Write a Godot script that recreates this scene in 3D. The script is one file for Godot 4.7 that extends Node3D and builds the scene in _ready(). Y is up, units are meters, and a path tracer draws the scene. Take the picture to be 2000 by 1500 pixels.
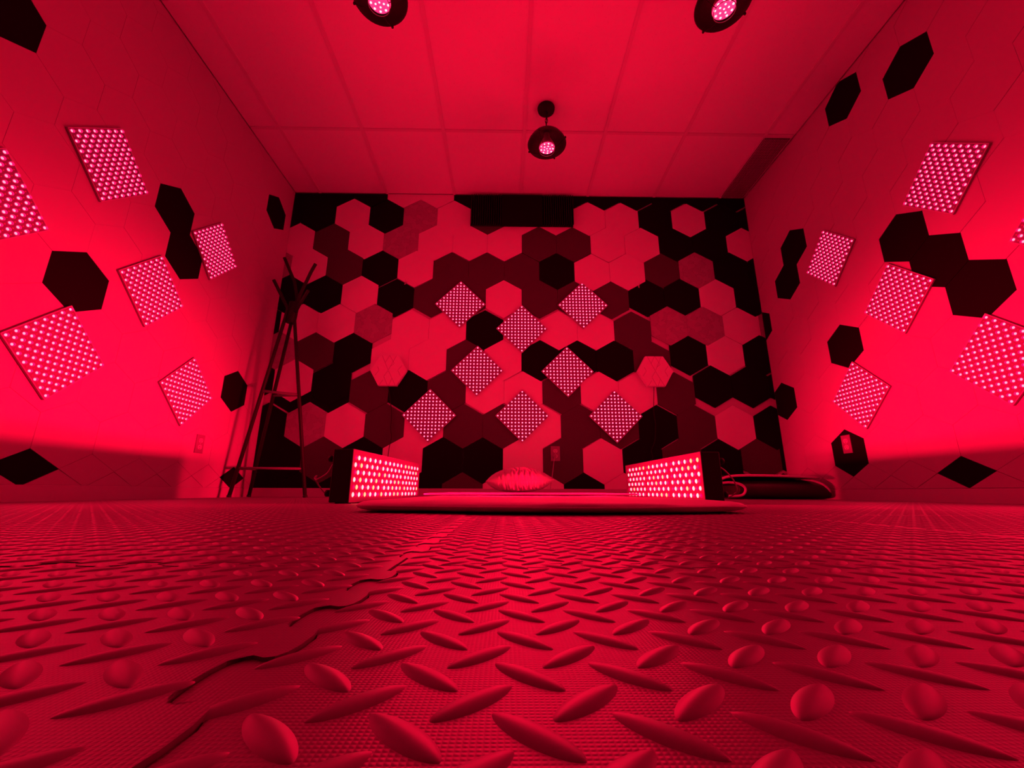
extends Node3D
# A red-light room seen from the floor: tiled walls, glowing diode panels, foam tile floor.
# World: x right, y up, the back wall at z = -D, the lens 4.6 cm above the floor at the origin.

const XL := -1.929
const XR := 2.179
const D := 3.273
const H := 2.668
const ZF := 1.05          # front wall, behind the lens
const BASE_TOP := 0.066   # top of the baseboard
const RED := Color(1.0, 0.008, 0.198)
const EXPOSURE := 12.0     # a dim room, a wide-open lens; lamp levels below are in the finished picture's scale
const PANEL_E := 0.36     # beam of one wall panel
const BAR_E := 2.3         # each of the nine beams along a floor bar
const BULB_E := 0.10      # one pendant bulb

var rng := RandomNumberGenerator.new()
var used := {}
var M := {}

# ---------------------------------------------------------------- naming
func numbered(n: String) -> String:
	if not used.has(n):
		used[n] = 0
		return n
	used[n] += 1
	return "%s_%03d" % [n, used[n]]

func tag(o: Node, label: String, category: String, group := "") -> void:
	o.set_meta("label", label)
	o.set_meta("category", category)
	if group != "":
		o.set_meta("group", group)

func thing(n: String, label: String, category: String, at := Vector3.ZERO, basis_ := Basis.IDENTITY, group := "") -> Node3D:
	var o := Node3D.new()
	o.name = numbered(n)
	add_child(o)
	o.transform = Transform3D(basis_, at)
	tag(o, label, category, group)
	return o

func part(n: String, mesh: Mesh, m: Material, parent: Node, at := Vector3.ZERO, basis_ := Basis.IDENTITY, label := "") -> MeshInstance3D:
	var o := MeshInstance3D.new()
	o.name = n
	o.mesh = mesh
	if m != null:
		o.material_override = m
	o.transform = Transform3D(basis_, at)
	o.cast_shadow = GeometryInstance3D.SHADOW_CASTING_SETTING_ON
	if label != "":
		o.set_meta("label", label)
	parent.add_child(o, true)
	return o

func struct(n: String, mesh: Mesh, m: Material, at := Vector3.ZERO, basis_ := Basis.IDENTITY) -> MeshInstance3D:
	var o := MeshInstance3D.new()
	o.name = n
	o.mesh = mesh
	o.material_override = m
	o.transform = Transform3D(basis_, at)
	o.set_meta("kind", "structure")
	add_child(o)
	return o

# ---------------------------------------------------------------- mesh building
func st_flat() -> SurfaceTool:
	var s := SurfaceTool.new()
	s.begin(Mesh.PRIMITIVE_TRIANGLES)
	s.set_smooth_group(-1)
	return s

func st_smooth() -> SurfaceTool:
	var s := SurfaceTool.new()
	s.begin(Mesh.PRIMITIVE_TRIANGLES)
	s.set_smooth_group(0)
	return s

func tri(s: SurfaceTool, a: Vector3, b: Vector3, c: Vector3) -> void:   # counter-clockwise seen from outside
	s.add_vertex(a)
	s.add_vertex(c)
	s.add_vertex(b)

func quad(s: SurfaceTool, a: Vector3, b: Vector3, c: Vector3, d: Vector3) -> void:
	tri(s, a, b, c)
	tri(s, a, c, d)

func done(s: SurfaceTool, onto: ArrayMesh = null) -> ArrayMesh:
	s.generate_normals()
	return s.commit(onto) if onto != null else s.commit()

func inset(poly: PackedVector2Array, b: float) -> PackedVector2Array:
	var out := PackedVector2Array()
	var n := poly.size()
	for i in n:
		var p := poly[i]
		var d0 := (p - poly[(i + n - 1) % n]).normalized()
		var d1 := (poly[(i + 1) % n] - p).normalized()
		var n0 := Vector2(-d0.y, d0.x)
		var n1 := Vector2(-d1.y, d1.x)
		var m := (n0 + n1)
		var k := m.length_squared()
		out.append(p + (m * (2.0 * b / k) if k > 0.2 else n0 * b))
	return out

func ccw(poly: PackedVector2Array) -> PackedVector2Array:
	if Geometry2D.is_polygon_clockwise(poly):
		poly.reverse()
	return poly

# convex polygon in x,y (counter-clockwise), back at z0, front at z1, chamfered front edge
func prism(s: SurfaceTool, poly: PackedVector2Array, z0: float, z1: float, bev: float) -> void:
	var n := poly.size()
	var f := inset(poly, bev)
	for i in n:
		var j := (i + 1) % n
		var a := Vector3(poly[i].x, poly[i].y, z0)
		var b := Vector3(poly[j].x, poly[j].y, z0)
		var a1 := Vector3(poly[i].x, poly[i].y, z1 - bev)
		var b1 := Vector3(poly[j].x, poly[j].y, z1 - bev)
		var a2 := Vector3(f[i].x, f[i].y, z1)
		var b2 := Vector3(f[j].x, f[j].y, z1)
		quad(s, a, b, b1, a1)
		quad(s, a1, b1, b2, a2)
	for i in range(1, n - 1):
		tri(s, Vector3(f[0].x, f[0].y, z1), Vector3(f[i].x, f[i].y, z1), Vector3(f[i + 1].x, f[i + 1].y, z1))
		tri(s, Vector3(poly[0].x, poly[0].y, z0), Vector3(poly[i + 1].x, poly[i + 1].y, z0), Vector3(poly[i].x, poly[i].y, z0))

func rect(w: float, h: float) -> PackedVector2Array:
	return PackedVector2Array([Vector2(-w / 2, -h / 2), Vector2(w / 2, -h / 2), Vector2(w / 2, h / 2), Vector2(-w / 2, h / 2)])

# box with all edges chamfered
func bevel_box(s: SurfaceTool, c: Vector3, size: Vector3, b: float) -> void:
	var h := size / 2.0
	b = minf(b, minf(h.x, minf(h.y, h.z)) * 0.9)
	for ax in 3:
		var u := (ax + 1) % 3
		var v := (ax + 2) % 3
		for sg in [-1.0, 1.0]:
			var q: Array[Vector3] = []
			for k in [[-1, -1], [1, -1], [1, 1], [-1, 1]]:
				var p := Vector3.ZERO
				p[ax] = sg * h[ax]
				p[u] = k[0] * (h[u] - b)
				p[v] = k[1] * (h[v] - b)
				q.append(c + p)
			if sg > 0:
				quad(s, q[0], q[1], q[2], q[3])
			else:
				quad(s, q[3], q[2], q[1], q[0])
	for ax in 3:
		var u := (ax + 1) % 3
		var v := (ax + 2) % 3
		for su in [-1.0, 1.0]:
			for sv in [-1.0, 1.0]:
				var q: Array[Vector3] = []
				for k in [[-1, 0], [1, 0], [1, 1], [-1, 1]]:
					var p := Vector3.ZERO
					p[ax] = k[0] * (h[ax] - b)
					p[u] = su * (h[u] - (b if k[1] == 1 else 0.0))
					p[v] = sv * (h[v] - (b if k[1] == 0 else 0.0))
					q.append(c + p)
				if su * sv < 0:
					quad(s, q[0], q[1], q[2], q[3])
				else:
					quad(s, q[3], q[2], q[1], q[0])
	for sx in [-1.0, 1.0]:
		for sy in [-1.0, 1.0]:
			for sz in [-1.0, 1.0]:
				var a := c + Vector3(sx * h.x, sy * (h.y - b), sz * (h.z - b))
				var e := c + Vector3(sx * (h.x - b), sy * h.y, sz * (h.z - b))
				var g := c + Vector3(sx * (h.x - b), sy * (h.y - b), sz * h.z)
				if sx * sy * sz > 0:
					tri(s, a, e, g)
				else:
					tri(s, a, g, e)

func box_mesh(size: Vector3, b: float, c := Vector3.ZERO) -> ArrayMesh:
	var s := st_flat()
	bevel_box(s, c, size, b)
	return done(s)

# revolve a profile of (radius, height) round y, bottom to top for an outward face
func lathe(s: SurfaceTool, prof: PackedVector2Array, seg: int, c := Vector3.ZERO) -> void:
	for i in prof.size() - 1:
		var p := prof[i]
		var q := prof[i + 1]
		for k in seg:
			var a0 := TAU * k / seg
			var a1 := TAU * ((k + 1) % seg) / seg
			var p0 := c + Vector3(p.x * cos(a0), p.y, -p.x * sin(a0))
			var p1 := c + Vector3(p.x * cos(a1), p.y, -p.x * sin(a1))
			var q0 := c + Vector3(q.x * cos(a0), q.y, -q.x * sin(a0))
			var q1 := c + Vector3(q.x * cos(a1), q.y, -q.x * sin(a1))
			if p.x > 1e-6:
				tri(s, p0, p1, q1)
			if q.x > 1e-6:
				tri(s, p0, q1, q0)

func tube(s: SurfaceTool, pts: Array, r: float, seg := 8, closed := false) -> void:
	var n := pts.size()
	var rings: Array = []
	var up := Vector3(0.0123, 1.0, 0.0377).normalized()
	var prev_u := Vector3.ZERO
	for i in n:
		var t: Vector3
		if closed:
			t = (pts[(i + 1) % n] - pts[(i + n - 1) % n]).normalized()
		else:
			t = (pts[mini(i + 1, n - 1)] - pts[maxi(i - 1, 0)]).normalized()
		var u := prev_u - t * prev_u.dot(t)
		if u.length() < 0.05:
			u = up.cross(t)
			if u.length() < 0.05:
				u = Vector3(1, 0, 0.1).cross(t)
		u = u.normalized()
		prev_u = u
		var v := t.cross(u)
		var ring: Array[Vector3] = []
		for k in seg:
			var a := TAU * k / seg
			ring.append(pts[i] + (u * cos(a) + v * sin(a)) * r)
		rings.append(ring)
	var last := n if closed else n - 1
	for i in last:
		var A: Array[Vector3] = rings[i]
		var B: Array[Vector3] = rings[(i + 1) % n]
		for k in seg:
			var k1 := (k + 1) % seg
			quad(s, A[k], A[k1], B[k1], B[k])
	if not closed:
		for k in range(1, seg - 1):
			tri(s, rings[0][0], rings[0][k + 1], rings[0][k])
			tri(s, rings[n - 1][0], rings[n - 1][k], rings[n - 1][k + 1])

func tube_mesh(pts: Array, r: float, seg := 8, closed := false) -> ArrayMesh:
	var s := st_smooth()
	tube(s, pts, r, seg, closed)
	return done(s)

func smooth_path(pts: Array, per := 6) -> Array:
	var c := Curve3D.new()
	for i in pts.size():
		var a: Vector3 = pts[maxi(i - 1, 0)]
		var b: Vector3 = pts[mini(i + 1, pts.size() - 1)]
		var t := (b - a) / 6.0
		c.add_point(pts[i], -t, t)
	var out: Array = []
	for i in pts.size() - 1:
		for k in per:
			out.append(c.sample(i, float(k) / per))
	out.append(pts[pts.size() - 1])
	return out

# ---------------------------------------------------------------- materials
func mat(c: Color, rough := 0.7, spec := 0.4, metal := 0.0) -> StandardMaterial3D:   # c is linear
	var m := StandardMaterial3D.new()
	m.albedo_color = c.linear_to_srgb()
	m.roughness = rough
	m.metallic = metal
	m.metallic_specular = spec
	return m

func grey(v: float, rough := 0.7, spec := 0.4) -> StandardMaterial3D:
	return mat(Color(v, v, v), rough, spec)

func glow(c: Color, e: float, base := 0.5) -> StandardMaterial3D:                    # c is linear
	var m := grey(base, 0.4)
	m.emission_enabled = true
	m.emission = c.linear_to_srgb()
	m.emission_energy_multiplier = e / EXPOSURE
	return m

func tex(im: Image) -> ImageTexture:
	return ImageTexture.create_from_image(im)

func triplanar(m: StandardMaterial3D, per_metre: float) -> void:
	m.uv1_triplanar = true
	m.uv1_world_triplanar = true
	m.uv1_scale = Vector3.ONE * per_metre

func make_materials() -> void:
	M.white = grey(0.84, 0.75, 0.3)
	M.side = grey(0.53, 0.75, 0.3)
	M.dim = grey(0.092, 0.85, 0.2)
	M.black = grey(0.011, 0.95, 0.12)
	M.paint = grey(0.66, 0.7, 0.3)
	M.trim = grey(0.55, 0.5, 0.35)
	M.rail = grey(0.68, 0.6, 0.3)
	M.dark = grey(0.016, 0.55, 0.3)
	M.shade = grey(0.045, 0.5, 0.35)
	M.rack = grey(0.022, 0.5, 0.35)
	M.shelf = grey(0.20, 0.5, 0.35)
	M.metal = grey(0.3, 0.45, 0.4)
	M.plate = grey(0.30, 0.5, 0.4)
	M.face = grey(0.22, 0.45, 0.4)
	M.barface = grey(0.08, 0.45, 0.4)
	M.edge = grey(0.6, 0.4, 0.5)
	M.outlet = grey(0.30, 0.4, 0.45)
	M.socket = grey(0.62, 0.4, 0.45)
	M.slot = grey(0.02, 0.8, 0.1)
	M.grille = grey(0.34, 0.6, 0.3)
	M.cord = grey(0.02, 0.6, 0.3)
	M.cord_pale = grey(0.45, 0.5, 0.4)
	for m in [M.white, M.side, M.dim, M.black, M.paint, M.rail]:
		m.specular_mode = BaseMaterial3D.SPECULAR_DISABLED
	# mottled hexagons: stone-like blotches
	var fn := FastNoiseLite.new()
	fn.seed = 11
	fn.frequency = 0.012
	fn.fractal_octaves = 5
	var ramp := Gradient.new()
	ramp.set_color(0, Color(0.62, 0.62, 0.62))
	ramp.set_color(1, Color(0.66, 0.66, 0.66))
	ramp.add_point(0.42, Color(0.64, 0.64, 0.64))
	ramp.add_point(0.5, Color(0.595, 0.595, 0.595))
	ramp.add_point(0.56, Color(0.66, 0.66, 0.66))
	var nt := NoiseTexture2D.new()
	nt.width = 512
	nt.height = 512
	nt.seamless = true
	nt.noise = fn
	nt.color_ramp = ramp
	M.mottled = grey(1.1, 0.7, 0.3)
	M.mottled.albedo_texture = nt
	M.mottled.specular_mode = BaseMaterial3D.SPECULAR_DISABLED
	triplanar(M.mottled, 1.7)
	# mineral fibre ceiling tiles: small pits and fissures
	var im := Image.create(512, 512, false, Image.FORMAT_RGB8)
	im.fill(Color(0.98, 0.98, 0.98))
	for i in 500:
		var p := Vector2i(rng.randi_range(0, 509), rng.randi_range(0, 509))
		var v := rng.randf_range(0.85, 0.95)
		im.fill_rect(Rect2i(p, Vector2i(rng.randi_range(1, 3), rng.randi_range(1, 3))), Color(v, v, v))
	for i in 45:
		var p := Vector2(rng.randf_range(4, 505), rng.randf_range(4, 505))
		var a := rng.randf_range(0, TAU)
		var v := rng.randf_range(0.8, 0.92)
		for k in rng.randi_range(3, 9):
			a += rng.randf_range(-0.7, 0.7)
			p += Vector2(cos(a), sin(a)) * 1.6
			im.fill_rect(Rect2i(Vector2i(clampi(int(p.x), 0, 509), clampi(int(p.y), 0, 509)), Vector2i(2, 1)), Color(v, v, v))
	M.fibre = grey(0.84, 0.9, 0.15)
	M.fibre.albedo_texture = tex(im)
	M.fibre.specular_mode = BaseMaterial3D.SPECULAR_DISABLED
	triplanar(M.fibre, 2.2)
	# foam floor: a fine woven grid pressed into the skin, and a little dust
	var g := Image.create(128, 128, false, Image.FORMAT_L8)
	for y in 128:
		for x in 128:
			var gx := 0.5 - 0.5 * cos(TAU * x / 16.0)
			var gy := 0.5 - 0.5 * cos(TAU * y / 16.0)
			var v := clampf(0.25 + 0.75 * pow(gx, 0.6) * pow(gy, 0.8), 0.0, 1.0)
			g.set_pixel(x, y, Color(v, v, v))
	M.foam = grey(0.21, 0.46, 0.6)
	M.foam.heightmap_enabled = true
	M.foam.heightmap_texture = tex(g)
	M.foam.heightmap_scale = 0.013
	M.foam.uv1_scale = Vector3.ONE / 0.0104
	M.lug = grey(0.23, 0.46, 0.6)
	# woven cloth for the mat and pillow
	var w := FastNoiseLite.new()
	w.seed = 5
	w.frequency = 0.08
	var wt := NoiseTexture2D.new()
	wt.width = 256
	wt.height = 256
	wt.seamless = true
	wt.noise = w
	M.mat = grey(0.80, 0.7, 0.35)
	M.mat.heightmap_enabled = true
	M.mat.heightmap_texture = wt
	M.mat.heightmap_scale = 0.06
	triplanar(M.mat, 9.0)
	M.blanket = grey(0.5, 0.75, 0.3)
	M.pillow = grey(0.40, 0.55, 0.4)
	M.pillow.heightmap_enabled = true
	M.pillow.heightmap_texture = wt
	M.pillow.heightmap_scale = 0.08
	M.pillow.uv1_triplanar = true
	M.pillow.uv1_scale = Vector3(14, 3, 6)
	M.vinyl = grey(0.035, 0.5, 0.4)
	M.padedge = grey(0.62, 0.6, 0.35)
	# diodes
	M.chip = glow(Color(1.0, 0.19, 0.24), 4.0)
	M.lens = grey(0.5, 0.1, 0.5)
	M.lens.albedo_color = Color(1.0, 0.20, 0.45, 0.36)
	M.lens.transparency = BaseMaterial3D.TRANSPARENCY_ALPHA
	M.lens.emission_enabled = true
	M.lens.emission = Color(1.0, 0.03, 0.42)
	M.lens.emission_energy_multiplier = 1.7 / EXPOSURE
	M.lit = glow(Color(1.0, 0.36, 0.34), 2.2)
	M.lit_warm = glow(Color(1.0, 0.36, 0.11), 2.1)
	M.unlit = grey(0.4, 0.3, 0.5)
	M.unlit.albedo_color = Color(0.75, 0.10, 0.46)
	M.unlit.emission_enabled = true
	M.unlit.emission = Color(1.0, 0.0, 0.42)
	M.unlit.emission_energy_multiplier = 0.5 / EXPOSURE
	M.off = mat(Color(0.6, 0.1, 0.25), 0.3, 0.5)
	M.bulb_face = glow(Color(1.0, 0.03, 0.20), 1.1)
	M.bulb_chip = glow(Color(1.0, 0.42, 0.5), 2.6)

# ---------------------------------------------------------------- lights
func area_light(n: String, parent: Node, at: Vector3, towards: Vector3, size: Vector2, energy: float) -> void:
	var l := AreaLight3D.new()
	l.name = n
	l.area_size = size
	l.area_normalize_energy = true
	l.light_energy = energy / EXPOSURE
	l.light_color = RED
	l.area_range = 14.0
	l.area_attenuation = 2.0
	l.shadow_enabled = true
	parent.add_child(l, true)
	l.transform = Transform3D(Basis.looking_at(towards, Vector3.UP if absf(towards.y) < 0.9 else Vector3.BACK), at)

# lensed diodes throw a soft-edged beam
func beam(n: String, parent: Node, at: Vector3, towards: Vector3, half_angle: float, radius: float, energy: float) -> void:
	var l := SpotLight3D.new()
	l.name = n
	l.spot_range = 14.0
	l.spot_attenuation = 2.0
	l.spot_angle = half_angle
	l.spot_angle_attenuation = 1.0
	l.light_energy = energy / EXPOSURE
	l.light_color = RED
	l.light_size = radius
	l.shadow_enabled = true
	parent.add_child(l, true)
	l.transform = Transform3D(Basis.looking_at(towards, Vector3.UP if absf(towards.y) < 0.9 else Vector3.BACK), at)

# ---------------------------------------------------------------- walls
func hexagon(w: float, r: float) -> PackedVector2Array:   # points up, counter-clockwise
	var a := w / 2.0
	var b := r / 2.0
	return PackedVector2Array([Vector2(0, -r), Vector2(a, -b), Vector2(a, b), Vector2(0, r), Vector2(-a, b), Vector2(-a, -b)])

var hex_cache := {}

# one tile on a wall; u,v centre in the wall's own axes; clip is the wall's free rectangle
func wall_tile(wall: Node, poly: PackedVector2Array, c: Vector2, lo: Vector2, hi: Vector2, depth: float, m: Material, b: Basis, o: Vector3, label: String, key := "") -> void:
	var moved := PackedVector2Array()
	var whole := true
	for p in poly:
		moved.append(p + c)
		whole = whole and p.x + c.x >= lo.x and p.x + c.x <= hi.x and p.y + c.y >= lo.y and p.y + c.y <= hi.y
	var mesh: ArrayMesh
	var at := c
	if whole and key != "" and hex_cache.has(key):
		mesh = hex_cache[key]
	else:
		var use := poly
		if not whole:
			var cut := Geometry2D.intersect_polygons(moved, PackedVector2Array([lo, Vector2(hi.x, lo.y), hi, Vector2(lo.x, hi.y)]))
			if cut.is_empty():
				return
			use = ccw(cut[0])
			var area := 0.0
			for i in use.size():
				area += use[i].cross(use[(i + 1) % use.size()]) / 2.0
			if area < 0.0008:
				return
			for i in use.size():
				use[i] -= c
		var s := st_flat()
		prism(s, use, -0.011, 0.0, 0.0005)
		mesh = done(s)
		if whole and key != "":
			hex_cache[key] = mesh
	part("hexagonal_tile", mesh, m, wall, o + b * Vector3(at.x, at.y, depth), b, label)

func build_back_wall() -> void:
	var wall := struct("wall_back", box_mesh(Vector3(XR - XL + 0.2, H + 0.2, 0.1), 0.002), M.paint, Vector3((XL + XR) / 2, H / 2, -D - 0.061))
	var rows := [   # first column, x of column 0, column pitch, y, tones: W white, M mottled, D dim grey, B black
		[-3, -1.2415, 0.3015, 2.701, "BBBBWWBBBBBBBBBB"],
		[-2, -1.388, 0.3028, 2.432, "BBWBMWDWWWWBWBB"],
		[-3, -1.245, 0.3053, 2.172, "BWDWMWWWDDWWBBWB"],
		[-2, -1.408, 0.3068, 1.902, "MWDBWDDDBWWDMBB"],
		[-3, -1.253, 0.3065, 1.640, "BBBWBDDWDDDBBWBB"],
		[-2, -1.4246, 0.3103, 1.355, "BWWMWWBWWWDMMWM"],
		[-3, -1.263, 0.308, 1.090, "BMDBWWDWBBBDBWBB"],
		[-2, -1.408, 0.309, 0.820, "BWBDBDWWDWWDBBB"],
		[-3, -1.264, 0.3086, 0.545, "BBMWDWDDWDDBDWBB"],
		[-2, -1.42, 0.3105, 0.278, "BBDBWBBWDWBDBDB"],
		[-3, -1.26, 0.31, 0.010, "BBBBBBDWWBWBBBBB"],
	]
	var inv := Transform3D(Basis.IDENTITY, wall.position).affine_inverse()
	# some columns were stuck on a little higher than their neighbours
	var lift := {1: {-2: .01, -1: .01, 0: .008}, 2: {-3: .02, -2: .024, -1: .013, 0: .004, 1: .006, 9: .008, 10: .01, 11: .012, 12: .012}, 3: {-2: .034, -1: .03, 0: .022, 1: .016, 2: .012, 7: -.006, 9: .014, 10: .026, 11: .03, 12: .03},
		4: {-3: .026, -2: .026, -1: .026, 0: .026, 8: .022, 9: .030, 10: .030, 11: .030, 12: .030}, 5: {-2: .054, -1: .054, 0: .052, 1: .05, 9: .049, 10: .05, 11: .056, 12: .056},
		6: {-3: .06, -2: .06, -1: .06, 0: .058, 9: .056, 10: .059, 11: .06, 12: .06}, 7: {-2: .085, -1: .088, 0: .06, 10: .06, 11: .06, 12: .06}, 9: {11: .03, 12: .03}}
	var look := {"W": [M.white, ""], "M": [M.mottled, "mottled grey hexagonal tile"], "D": [M.dim, "dark grey hexagonal tile"], "B": [M.black, "black hexagonal tile"]}
	var lo := Vector2(XL + 0.001, BASE_TOP)
	var hi := Vector2(XR - 0.001, H - 0.001)
	for r in rows.size():
		var row: Array = rows[r]
		var tones: String = row[4]
		var w: float = row[2] - 0.0022
		var rad := 0.1755 if r < 3 else (0.177 if r < 7 else 0.178)
		for i in tones.length():
			var k: int = row[0] + i
			var dy: float = lift.get(r, {}).get(k, 0.0)
			var x: float = row[1] + k * row[2]
			var l: Array = look[tones[i]]
			var depth := rng.randf_range(-0.0009, 0.0009)
			if r == 3 and (k == 7 or k == 8):
				depth += 0.006
			if r == 5 and k == 9:
				depth += 0.005
			tile_on(wall, inv, hexagon(w, rad), Vector2(x, row[3] + dy), lo, hi, depth, l[0], Basis.IDENTITY, Vector3(0, 0, -D), l[1], "back%d" % r)
	# black offcuts that close the gap under the lifted columns
	for p in [[-1.717, 0.82], [-1.408, 0.82]]:
		tile_on(wall, inv, hexagon(0.306, 0.176), Vector2(p[0], p[1]), lo, hi, -0.006, M.black, Basis.IDENTITY, Vector3(0, 0, -D), "black hexagonal tile", "")

func build_side_wall(side: int) -> void:
	# wall axes: u along the wall, v up, depth out into the room
	var b := Basis(Vector3.UP, PI / 2 if side < 0 else -PI / 2)
	var x := XL if side < 0 else XR
	var o := Vector3(x, 0, 0)
	var zc := (ZF - D) / 2.0
	var wall := struct("wall_left" if side < 0 else "wall_right", box_mesh(Vector3(0.1, H + 0.2, ZF + D + 0.2), 0.002), M.paint, Vector3(x + side * 0.061, H / 2, zc))
	var inv := Transform3D(Basis.IDENTITY, wall.position).affine_inverse()
	var blacks := [[3, 0], [6, -2], [5, -2], [2, -5], [9, -5], [7, 2], [-1, 0], [-1, -5]] if side < 0 else [[0, 0], [3, 0], [3, 3], [4, 3], [5, 2], [9, 3], [10, 2], [7, -1], [6, -1], [5, -3], [2, -2], [-1, 2]]
	var w := 0.2625
	var p := 0.2235
	var y0 := 0.2835 if side < 0 else 0.2915
	var z_odd := -1.735 if side < 0 else -2.5168
	var z_even := z_odd + (0.13125 if side < 0 else -0.13125)
	var lean := -0.0006 if side < 0 else -0.0026
	# u = -z on the left wall, +z on the right wall
	var sg := -1.0 if side < 0 else 1.0
	var u_back := -D * sg
	var u_front := 0.12 * sg
	var lo := Vector2(minf(u_back, u_front), BASE_TOP + 0.0005)
	var hi := Vector2(maxf(u_back, u_front), H - 0.0005)
	for r in range(0, 12):
		var y := y0 + p * r
		for k in range(-8, 10):
			var z := (z_odd if r % 2 == 1 else z_even) + w * k + lean * maxf(r - 3, 0.0) * 1.4
			if z < -D - w / 2 or z > -0.75:
				continue
			var dark := [r, k] in blacks
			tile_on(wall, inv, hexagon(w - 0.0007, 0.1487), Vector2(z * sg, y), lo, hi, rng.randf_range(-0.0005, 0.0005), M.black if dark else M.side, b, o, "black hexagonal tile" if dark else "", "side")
	# the bottom course: diamonds standing on the baseboard and triangles between them
	var yv := y0 - 0.1495
	for k in range(-8, 10):
		var z := z_odd + w * k
		if z < -D - w / 2 or z > -0.75:
			continue
		var dark := [-1, k] in blacks
		var a := w / 2 - 0.0007
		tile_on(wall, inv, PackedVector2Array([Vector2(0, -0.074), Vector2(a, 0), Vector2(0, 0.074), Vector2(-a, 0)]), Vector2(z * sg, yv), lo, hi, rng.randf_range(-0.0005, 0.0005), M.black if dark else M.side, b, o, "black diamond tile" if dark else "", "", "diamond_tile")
		var zt := z + w / 2
		tile_on(wall, inv, PackedVector2Array([Vector2(-a + 0.002, -0.074), Vector2(a - 0.002, -0.074), Vector2(0, -0.002)]), Vector2(zt * sg, yv), lo, hi, rng.randf_range(-0.0005, 0.0005), M.side, b, o, "", "", "triangular_tile")

func tile_on(wall: Node3D, inv: Transform3D, poly: PackedVector2Array, c: Vector2, lo: Vector2, hi: Vector2, depth: float, m: Material, b: Basis, o: Vector3, label: String, key: String, called := "hexagonal_tile") -> void:
	var before := wall.get_child_count()
	wall_tile(wall, poly, c, lo, hi, depth, m, b, o, label, key)
	if wall.get_child_count() > before:
		var t: Node3D = wall.get_child(before)
		t.transform = inv * t.transform
		if called != "hexagonal_tile":
			t.name = called if not wall.has_node(called) else "%s%d" % [called, before]

func build_shell() -> void:
	build_back_wall()
	build_side_wall(-1)
	build_side_wall(1)
	struct("wall_front", box_mesh(Vector3(XR - XL + 0.4, H + 0.2, 0.1), 0.002), M.vinyl, Vector3((XL + XR) / 2, H / 2, ZF + 0.05))

	struct("baseboard_back", box_mesh(Vector3(XR - XL, BASE_TOP + 0.012, 0.015), 0.003), M.trim, Vector3((XL + XR) / 2, (BASE_TOP - 0.012) / 2, -D - 0.0035))
	struct("baseboard_left", box_mesh(Vector3(0.015, BASE_TOP + 0.012, ZF + D - 0.02), 0.003), M.trim, Vector3(XL - 0.0035, (BASE_TOP - 0.012) / 2, (ZF - D) / 2))
	struct("baseboard_right", box_mesh(Vector3(0.015, BASE_TOP + 0.012, ZF + D - 0.02), 0.003), M.trim, Vector3(XR + 0.0035, (BASE_TOP - 0.012) / 2, (ZF - D) / 2))
	# suspended ceiling: slab, fibre tiles, rails
	var yc := H + 0.07
	var ceil_ := struct("ceiling", box_mesh(Vector3(XR - XL + 0.4, 0.08, ZF + D + 0.4), 0.002), M.paint, Vector3((XL + XR) / 2, yc, (ZF - D) / 2))
	var off := -ceil_.position
	var xs := [XL]
	for i in 7:
		xs.append(-1.7044 + i * 0.6096)
	xs.append(XR)
	var zs := [-D, -2.573, -2.573 + 1.2192, -2.573 + 2.4384, ZF]
	for i in xs.size() - 1:
		for j in zs.size() - 1:
			var x0: float = xs[i]
			var x1: float = xs[i + 1]
			var z0: float = zs[j]
			var z1: float = zs[j + 1]
			part("ceiling_tile", box_mesh(Vector3(x1 - x0 - 0.003, 0.016, z1 - z0 - 0.003), 0.002), M.fibre, ceil_, off + Vector3((x0 + x1) / 2, H + 0.0135, (z0 + z1) / 2))
	for i in range(1, xs.size() - 1):
		part("ceiling_rail", box_mesh(Vector3(0.024, 0.010, ZF + D), 0.001), M.rail, ceil_, off + Vector3(xs[i], H + 0.003, (ZF - D) / 2))
	for j in range(1, zs.size() - 1):
		for i in xs.size() - 1:
			part("ceiling_rail", box_mesh(Vector3(xs[i + 1] - xs[i] - 0.024, 0.009, 0.024), 0.001), M.rail, ceil_, off + Vector3((xs[i] + xs[i + 1]) / 2, H + 0.003, zs[j]))

# ---------------------------------------------------------------- floor
const SEAM_X := -0.068
const SEAM_Z := -0.286
const TILE := 0.61
const TOOTH := 0.0265
const AMP := 0.0075

func seam(fixed: float, from: float, to: float, along_z: bool, push: float, plain: bool) -> PackedVector2Array:
	# the toothed joint between two floor tiles, from one end to the other (corner points left out)
	var out := PackedVector2Array()
	if plain:
		return out
	var up := to > from
	var a := minf(from, to) + 0.02
	var b := maxf(from, to) - 0.02
	var n0 := int(ceil(a / TOOTH))
	var n1 := int(floor(b / TOOTH))
	var list: Array = []
	for n in range(n0, n1 + 1):
		var before := -AMP if posmod(n, 2) == 0 else AMP
		if n == n0:
			list.append(Vector2(n * TOOTH + 0.003, 0.0))
		else:
			list.append(Vector2(n * TOOTH + 0.0035, before))
		if n == n1:
			list.append(Vector2(n * TOOTH + 0.004, 0.0))
		else:
			list.append(Vector2(n * TOOTH - 0.0035 if n > n0 else n * TOOTH + 0.0031, -before))
	if list.size() < 4:
		return out
	for pass_ in 2:      # round the teeth
		var soft: Array = [list[0]]
		for i in list.size() - 1:
			soft.append(list[i].lerp(list[i + 1], 0.25))
			soft.append(list[i].lerp(list[i + 1], 0.75))
		soft.append(list[list.size() - 1])
		list = soft
	if not up:
		list.reverse()
	for q in list:
		var off: float = fixed + q.y + push
		out.append(Vector2(off, q.x) if along_z else Vector2(q.x, off))
	return out

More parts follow.
